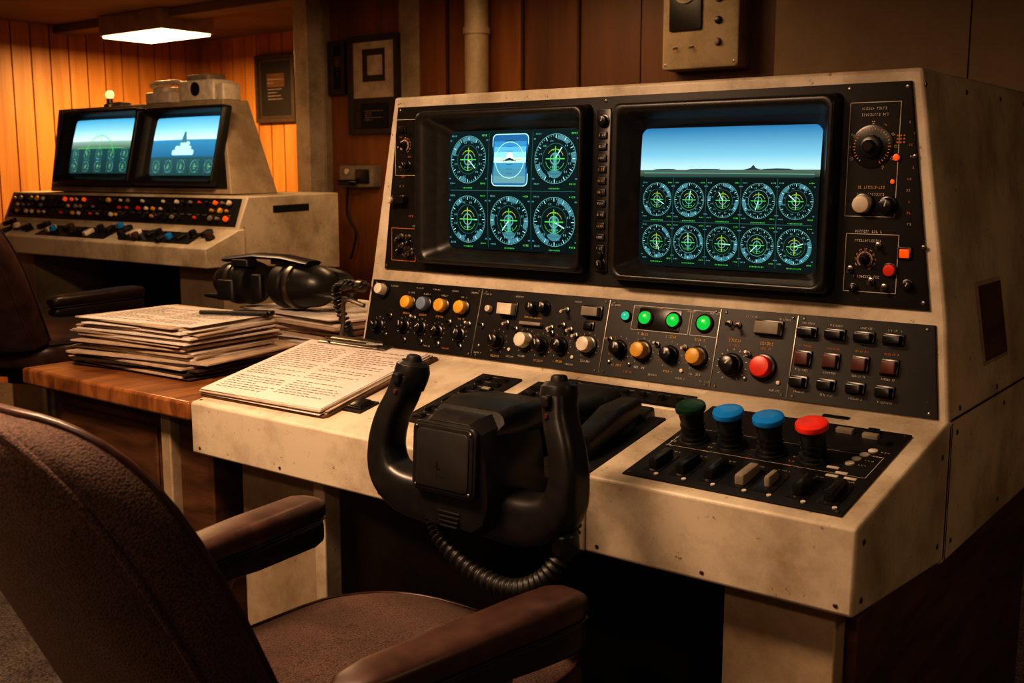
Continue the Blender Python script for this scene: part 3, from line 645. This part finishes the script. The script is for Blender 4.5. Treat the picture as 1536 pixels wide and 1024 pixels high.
mb.tube(bandp,.012,RUB,10,rx=.02); mb.tube([V((-.12,-.01,.135)),V((-.03,-.01,.150)),V((.05,-.01,.148)),V((.12,-.01,.135))],.009,PLA,10,rx=.03)
mb.box(T(-.06,-.03,.12),.05,.04,.02,RUB,.006,.004); mb.box(T(.03,.0,.128),.04,.05,.018,PLA,.006,.004)
mb.box(T(-.09,-.055,.02),.05,.03,.06,RUB,.008,.005); mb.box(T(-.005,-.052,.03),.03,.02,.07,RUB,.006,.004)
mb.tube(spline([V((.10,-.03,.05)),V((.16,-.05,.05)),V((.20,-.03,.045)),V((.22,.0,.04))],6),.006,RUB,8,up=None); mb.lathe(T(.215,-.002,.035),[(.011,0),(.014,.01),(.011,.022)],RUB,12)
mb.tube(spline([V((-.10,-.05,.03)),V((-.15,-.06,.03)),V((-.17,-.02,.02)),V((-.14,.02,.008))],6),.005,RUB,8,up=None)
mb.obj('headset_body',hs,ang=40)
mb=MB()
cps=spline([V((-1.99,1.955,1.00)),V((-2.07,1.94,1.005)),V((-2.12,1.98,.95)),V((-2.13,2.02,.88)),V((-2.10,2.0,.85))],60)
pts=[]
for i,p in enumerate(cps): 
    a=i*.62; pts.append(p+V((math.cos(a)*.010,math.sin(a)*.010,math.sin(a+.5)*.005)))
mb.tube(pts,.0040,RUB,7,up=None)
mb.tube(spline([V((-2.0,1.96,.95)),V((-2.06,1.95,.96)),V((-2.09,1.97,.90)),V((-2.07,1.94,.85))],8),.006,CHR,8,up=None)
mb.lathe(T(-1.998,1.957,1.0)@Matrix.Rotation(-math.pi/2,4,'Y'),[(.016,0),(.016,.02),(.011,.03)],CHR,16)
mb.obj('jack_cord',con)

# ------------------------------------------------------------------ OFFICE CHAIR
def chair(name,loc,rz,fab,lea,lead,lift=0,xb=-.02,lfa=.08,sc=1):
    c=empty(name,loc,rz)
    def ring(q,grow=0):
        z=.50+.535*q; hw=.228*sc*max(0,1-q**7)**(1/2.6)*(.93+.07*min(1,q*2)); t=.052*max(0.02,1-q**12)**.5
        yc=-.41-.48*(z-.72); R=[]
        for k in range(40):
            a=2*math.pi*k/40; cs,sn=math.cos(a),math.sin(a)
            x=(hw+grow)*math.copysign(abs(cs)**.45,cs); y=(t+grow)*math.copysign(abs(sn)**.7,sn)
            R.append(V((x+xb,yc+y+.5*x*x+(-.02*(1-(x/.26)**2) if sn<0 else .0),z-.018+lift+(t*.9*sn*.45))))
        return R
    qs=[0,.03,.1,.2,.3,.4,.5,.6,.7,.78,.84,.89,.93,.955,.975,.988,.996,1.0]
    mb=MB(); mb.loft([ring(q) for q in qs],fab); mb.obj('backrest',c,ang=80,sub=1)
    mb=MB()
    for idx in (36,3):
        L=[ring(q)[idx] for q in qs[1:]]; Rr=[ring(q)[(20-idx)%40] for q in qs[1:]][::-1]
        mb.tube(L+Rr,.0052,fab if idx==36 else lea,8,up=None)
    mb.obj('backrest_piping',c,ang=80)
    mb=MB()
    mb.loft([[(x,-.30,z+.43+lift) for x,z in rr(.09,.02,.006)],[(x,-.42,z+.43+lift) for x,z in rr(.09,.02,.006)],[(x,-.44,z+.50+lift) for x,z in rr(.09,.02,.006)],[(x,-.36,z+.60+lift) for x,z in rr(.08,.01,.004)]],CHR)
    mb.box(T(0,.0,.355+lift),.46,.46,.04,RUB,.05,.006); mb.box(T(0,-.02,.31+lift),.2,.24,.05,RUB,.02,.005)
    mb.lathe(T(0,0,.07),[(.035,0),(.035,.14),(.026,.145),(.026,.245+lift)],CHR,20)
    for k in range(5):
        a=math.radians(90+72*k+20); M=Matrix.Rotation(a,4,'Z')
        mb.loft([[M@V((.03,y,z+.105)) for y,z in rr(.055,.05,.01)],[M@V((.29,y,z+.085)) for y,z in rr(.035,.025,.008)]],RUB)
        mb.lathe(M@T(.275,-.016,.032)@Matrix.Rotation(-math.pi/2,4,'X'),[(.026,0),(.0315,.004),(.0315,.028),(.026,.032)],RUB,18); mb.box(M@T(.275,0,.05),.03,.045,.03,RUB,.006,.003)
    mb.obj('base',c,ang=35)
    mb=MB(); R=[]
    for s,z in ((.86,.395),(.97,.40),(1.0,.425),(1.0,.468),(.97,.490),(.88,.502),(.70,.509),(.4,.512),(.1,.5125)):
        r=[]
        for k in range(48):
            a=2*math.pi*k/48; cs,sn=math.cos(a),math.sin(a)
            x=.285*s*math.copysign(abs(cs)**.55,cs); y=.335*s*math.copysign(abs(sn)**.55,sn)+.015
            r.append(V((x,y,z+lift-max(0,y-.16)*.10)))
        R.append(r)
    mb.loft(R,fab); mb.obj('seat',c,ang=80,sub=1)
    mb=MB(); mb.tube(list(R[4])+[R[4][0]],.004,lea,8,up=None); mb.obj('seat_piping',c,ang=80)
    for s in (-1,1):
        mb=MB(); fe=lfa if s<0 else 0
        ys=[-.30,-.285,-.24,-.1,.03,.10+fe,.125+fe,.135+fe]; hwid=[.018,.030,.038,.040,.042,.041,.034,.018]; th=[.010,.018,.022,.023,.025,.024,.019,.010]
        xa=lambda y: s*(.272+.055*(y+.30)/.43)
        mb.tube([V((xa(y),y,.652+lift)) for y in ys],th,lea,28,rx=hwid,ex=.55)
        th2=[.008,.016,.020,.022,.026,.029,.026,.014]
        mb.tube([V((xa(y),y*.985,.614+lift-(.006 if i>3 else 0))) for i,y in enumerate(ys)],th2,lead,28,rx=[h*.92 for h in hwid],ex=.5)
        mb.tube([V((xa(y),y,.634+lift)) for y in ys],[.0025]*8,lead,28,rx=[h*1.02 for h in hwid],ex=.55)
        mb.obj('armrest_pad',c,ang=55)
        mb=MB()
        P=spline([V((xa(-.02),-.02,.60+lift)),V((xa(-.05)+s*.005,-.05,.52+lift)),V((s*.29,-.06,.42+lift)),V((s*.24,-.05,.375+lift)),V((s*.12,-.04,.365+lift))],6)
        mb.tube(P,.010,CHR,10,up=V((0,1,0)),rx=.024); mb.obj('armrest_bracket',c)
    return c
chair('office_chair',(-1.21,1.16,0),0,FAB,LEA,LEAD)
chair('office_chair',(-4.01,2.22,0),math.radians(20),LEA,LEAD,LEAD,.18,0,0,1.1)

# ------------------------------------------------------------------ BACKGROUND CONSOLE
bc=empty('flight_simulator_console')
G0=Frame(2.70,.985,2.87,1.055); G2=Frame(2.87,1.055,2.93,1.19); G3=Frame(3.0,1.20,3.10,1.60)
mb=MB(); mb.prism([(2.70,.905),(2.70,.985),(2.87,1.055),(2.90,1.055),(2.90,.905)],-5.50,-3.65,CREAM); mb.obj('desk',bc,bev=.005)
mb=MB(); mb.prism([(2.87,.905),(2.87,1.055),(2.93,1.19),(3.44,1.20),(3.44,.86)],-5.56,-3.66,CREAM); mb.obj('lower_cabinet',bc,bev=.006)
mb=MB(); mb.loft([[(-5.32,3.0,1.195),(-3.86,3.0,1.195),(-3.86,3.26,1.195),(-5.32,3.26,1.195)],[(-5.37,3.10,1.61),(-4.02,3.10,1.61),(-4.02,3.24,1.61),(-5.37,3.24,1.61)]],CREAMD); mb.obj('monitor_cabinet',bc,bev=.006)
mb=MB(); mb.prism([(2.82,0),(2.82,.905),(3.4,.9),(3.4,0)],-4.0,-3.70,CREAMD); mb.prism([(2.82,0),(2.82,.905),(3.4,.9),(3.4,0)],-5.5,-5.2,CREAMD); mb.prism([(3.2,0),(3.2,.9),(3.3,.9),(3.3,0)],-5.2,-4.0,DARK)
mb.prism([(3.06,1.12),(3.06,1.15),(3.26,1.155),(3.26,1.125)],-3.662,-3.656,DARK); mb.obj('pedestals',bc,bev=.004)
mb=MB(); plate(mb,G2,[(-5.53,.012),(-3.68,.012),(-3.69,.135),(-5.53,.135)],.005); plate(mb,G3,[(-5.29,.02),(-3.89,.02),(-4.03,.395),(-5.34,.395)],.005)
plate(mb,G0,[(-4.30,.03),(-3.80,.03),(-3.82,.13),(-4.30,.13)],.004); plate(mb,G0,[(-5.0,.03),(-4.42,.03),(-4.42,.13),(-5.0,.13)],.004)
A=(-5.165,-4.645,.085,.355); B=(-4.475,-3.985,.075,.345)
bezel(mb,G3,-5.245,-4.59,.03,.392,*A,BEZ); bezel(mb,G3,-4.555,-3.955,.03,.385,*B,BEZ)
cols=[KY,KR,KC,KB,KGR,KO,KC,KB,KB,KB,KGR,KY]
for i in range(34):
    for v in (.04,.075,.11):
        if random.random()<.75:
            M=G2.M(-5.49+i*.053+random.uniform(-.008,.008),v,.005); m=random.choice(cols)
            (cap if random.random()<.5 else knob)(mb,M,random.uniform(.006,.013),.018,m)
    glyphs(mb,G2.M(-5.49+i*.053,.058,.005),.03,.005,LBL)
for i in range(30):
    M=G0.M(-5.4+i*.058,random.uniform(.04,.13),.004); m=random.choice([KB,KB,KB,KR,KBL,KC,LEA,KB,KB]); 
    (cap(mb,M,.016,.03,m) if i%2 else mb.box(M,.03,.05,.018,KB if m in (KBL,KR) else m,.004,.004))
mb.obj('controls_and_bezels',bc,ang=45)
SA=Screen(G3,*A[:2],*A[2:]); SB=Screen(G3,*B[:2],*B[2:])
SA.surf('crt_left',screen_mat('bg_crt_a',[(0,(.01,.04,.04)),(.44,(.015,.07,.07)),(.46,(.08,.13,.10)),(.58,(.22,.34,.28)),(.61,(.50,.72,.72)),(.8,(.22,.48,.58)),(1,(.06,.30,.46))]),bc)
SB.surf('crt_right',screen_mat('bg_crt_b',[(0,(.02,.06,.06)),(.30,(.03,.09,.10)),(.33,(.03,.14,.24)),(.60,(.05,.22,.36)),(.62,(.50,.72,.75)),(.8,(.22,.50,.62)),(1,(.08,.32,.48))]),bc)
g=MB()
for j in range(2):
    for i in range(5): gauge(g,SA,.05+i*(SA.W-.1)/4,.035+j*.06,.028)
arc(g,SA,SA.W/2,.06,.125,.129,.3,2.84,EGR); seg2(g,SA,SA.W/2,.12,SA.W/2,.20,.003,EGR); seg2(g,SA,.06,.125,SA.W-.06,.125,.003,EGR)
c_=SB.W/2
for (x,y,w_,h_) in ((0,.105,.16,.025),(.0,.125,.12,.02),(.01,.145,.07,.02),(-.03,.172,.10,.012),(.08,.182,.09,.010)): rq_=[SB.P(c_+x+a,y+b,.0012) for a,b in rr(w_,h_,.01,4)]; g.add(rq_,[tuple(range(len(rq_)))],EWH)
g.add([SB.P(c_-.022,.15,.0014),SB.P(c_+.022,.15,.0014),SB.P(c_+.006,.20,.0014),SB.P(c_-.006,.20,.0014)],[(0,1,2,3)],EBG)
for i in range(5): gauge(g,SB,.05+i*(SB.W-.1)/4,.042,.030)
g.obj('screen_symbology',bc,recalc=False)
dt=empty('desk_telephone',(-4.32,3.165,1.612)); mb=MB()
mb.box(T(-.20,0,0),.20,.12,.05,KC,.02,.01); mb.box(T(-.20,0,.045),.10,.10,.030,KC,.02,.012); mb.tube([V((-.32,0,.085)),V((-.28,0,.095)),V((-.12,0,.095)),V((-.08,0,.085))],.013,KC,12)
mb.box(T(.10,0,0),.26,.12,.09,KC,.01,.008); mb.box(T(.10,0,.085),.16,.10,.03,KGR,.01,.006); mb.box(T(.26,0,0),.05,.1,.07,KC,.01,.006)
mb.lathe(T(.1,-.06,.05)@Matrix.Rotation(math.pi/2,4,'X'),[(.03,0),(.03,.006),(.01,.008)],PLA,20); mb.obj('telephone_body',dt)
bl=empty('indicator_lamp',(-5.0,3.165,1.612)); mb=MB(); mb.lathe(T(0,0,0),[(.03,0),(.03,.012),(.014,.02),(.014,.05)],CHR,18); mb.box(T(.10,0,0),.07,.06,.02,KGR)
mb.lathe(T(0,0,.04),[(.012,0),(.019,.010),(.022,.022),(.017,.035),(.009,.041),(.001,.043)],emit('bulb_glow',(1,.55,.22),1.5),20); mb.obj('lamp_body',bl)

# ------------------------------------------------------------------ WALL OBJECTS
def frame(name,x0,x1,z0,z1,y,kind=0):
    e=empty(name); mb=MB(); M=T((x0+x1)/2,y,(z0+z1)/2)@Matrix.Rotation(math.pi/2,4,'X'); w,h=x1-x0,z1-z0
    mb.loft([[(a,b,0) for a,b in rr(w,h,.003,2)],[(a,b,.03) for a,b in rr(w,h,.003,2)],[(a,b,.03) for a,b in rr(w-.05,h-.05,.002,2)],[(a,b,.015) for a,b in rr(w-.06,h-.06,.002,2)]],FOLD,M)
    if kind==1:
        mb.quad(M,w-.06,h*.60,PAPER2,.0165,0,h*.17); mb.quad(M,w*.45,h*.33,FOLD,.0175,0,h*.2); mb.quad(M,w*.3,h*.2,PAPER2,.0185,0.01,h*.2); mb.quad(M,w*.55,h*.25,DARK,.0175,0,-h*.31); printed(mb,M@T(0,-h*.31,0),w*.5,h*.22,.0185,1,5)
    else:
        mb.quad(M,w*.75,h*.8,DARK,.0165); mb.quad(M,w*.45,h*.2,WTABD,.0175,0,h*.12); printed(mb,M,w*.5,h*.5,.0185,1,8)
    mb.obj('frame_body',e)
frame('picture_frame',-4.085,-3.74,1.479,1.955,3.948,1); frame('picture_frame',-4.225,-4.108,1.68,1.945,3.948)
frame('picture_frame',-5.95,-5.56,1.62,2.06,4.885)
it=empty('wall_intercom'); mb=MB(); M=T(-4.01,3.949,1.27)@Matrix.Rotation(math.pi/2,4,'X')
mb.box(M,.24,.11,.06,KGR,.01,.008); mb.box(M@T(.05,.0,.058),.09,.07,.012,KB,.006,.003); mb.tube([M@V((-.10,-.03,.075)),M@V((-.08,-.03,.095)),M@V((0,-.03,.095)),M@V((.01,-.03,.075))],.014,KB,10,up=None); mb.lathe(M@T(-.06,.025,.058),[(.014,0),(.014,.01)],KC,14)
mb.tube(spline([V((-4.08,3.90,1.22)),V((-4.10,3.91,1.08)),V((-4.05,3.92,.98)),V((-4.09,3.92,.85))],8),.006,RUB,8,up=None); mb.obj('intercom_body',it)
gb=empty('wall_gauge_box'); mb=MB(); M=T(-2.075,3.951,1.92)@Matrix.Rotation(math.pi/2,4,'X')
mb.box(M,.33,.47,.10,CREAMD,.012,.010); mb.box(M@T(-.06,.03,.098),.14,.24,.012,BEZ,.008,.003); mb.lathe(M@T(-.06,.06,.108),[(.050,0),(.050,.008),(.044,.009)],CHR,28); mb.lathe(M@T(-.06,.06,.110),[(.042,0),(.042,.008)],KGR,28)
mb.quad(M@T(-.06,.06,.119)@Matrix.Rotation(.6,4,'Z'),.003,.04,INK,0,0,.015)
for k in range(4): cap(mb,M@T(.08,-.14+k*.08,.098),.012,.018,KB if k%2 else KGR); glyphs(mb,M@T(.08,-.115+k*.08,.098),.05,.008,INK)
for a in (-.10,-.03): toggle(mb,M@T(a,-.15,.098)); 
glyphs(mb,M@T(-.06,-.11,.098),.10,.012,INK)
for a in (-1,1):
    for b in (-1,1): screw(mb,M@T(a*.148,b*.215,.099),.006)
mb.obj('gauge_body',gb)
LAMP=emit('lamp_diffuser',(1,.72,.38),5)
def clamp(name,x,y,w,d,z,power,col=(1,.665,.43),rz=0):
    e=empty(name,(x,y,0),rz); mb=MB(); mb.box(T(0,0,z),w,d,ZC-z-.002,CREAMD,.01,.004,0); mb.box(T(0,0,z-.012),w*.95,d*.92,.014,LAMP,.008,.003); mb.obj('fixture',e)
    l=bpy.data.lights.new(name+'_light','AREA'); l.shape='RECTANGLE'; l.size=w*.9; l.size_y=d*.85; l.energy=power; l.color=col
    lo=bpy.data.objects.new(name+'_light',l); bpy.context.collection.objects.link(lo); lo.parent=e; lo.location=(0,0,z-.02)
clamp('fill_fixture',-5.68,3.92,.62,.36,2.085,48,(1,.60,.25))
clamp('fill_fixture',-1.75,.65,.9,.3,2.12,43)  # unseen key lamp, gives the overhead light on the console
clamp('fill_fixture',-.95,-.75,.9,.3,2.12,14)  # unseen fixture behind the camera, added as frontal fill
clamp('fill_fixture',1.0,1.5,.35,.9,2.12,2.5)  # added fixture out of view, lifts the console's right side
clamp('fill_fixture',-2.6,3.2,.9,.3,2.14,7,(1,.60,.30))  # added above the frame to brighten the partition wall
clamp('fill_fixture',-3.5,2.2,.6,.3,2.14,10,(1,.64,.36))  # unseen extra fixture, fill for the space between the two consoles
w=bpy.data.worlds.new('world'); bpy.context.scene.world=w; w.use_nodes=True; w.node_tree.nodes['Background'].inputs[0].default_value=(.9,.6,.35,1); w.node_tree.nodes['Background'].inputs[1].default_value=.02
# ------------------------------------------------------------------ camera
f=1633.0; ph=math.atan(252/1633); th=math.radians(37.8)
cam=bpy.data.objects.new('camera',bpy.data.cameras.new('camera')); bpy.context.collection.objects.link(cam)
cam.data.sensor_width=36; cam.data.lens=36*f/1536; cam.location=(0,0,1.285); cam.data.clip_start=.05
cam.rotation_euler=(math.pi/2-ph,0,th); bpy.context.scene.camera=cam
cam.data.dof.use_dof=True; cam.data.dof.focus_distance=2.1; cam.data.dof.aperture_fstop=8
vs=bpy.context.scene.view_settings
vs.view_transform='Standard'
for lk in ('High Contrast','Medium High Contrast'):
    try: vs.look=lk; break
    except Exception as ex: print(ex)
vs.exposure=0.0
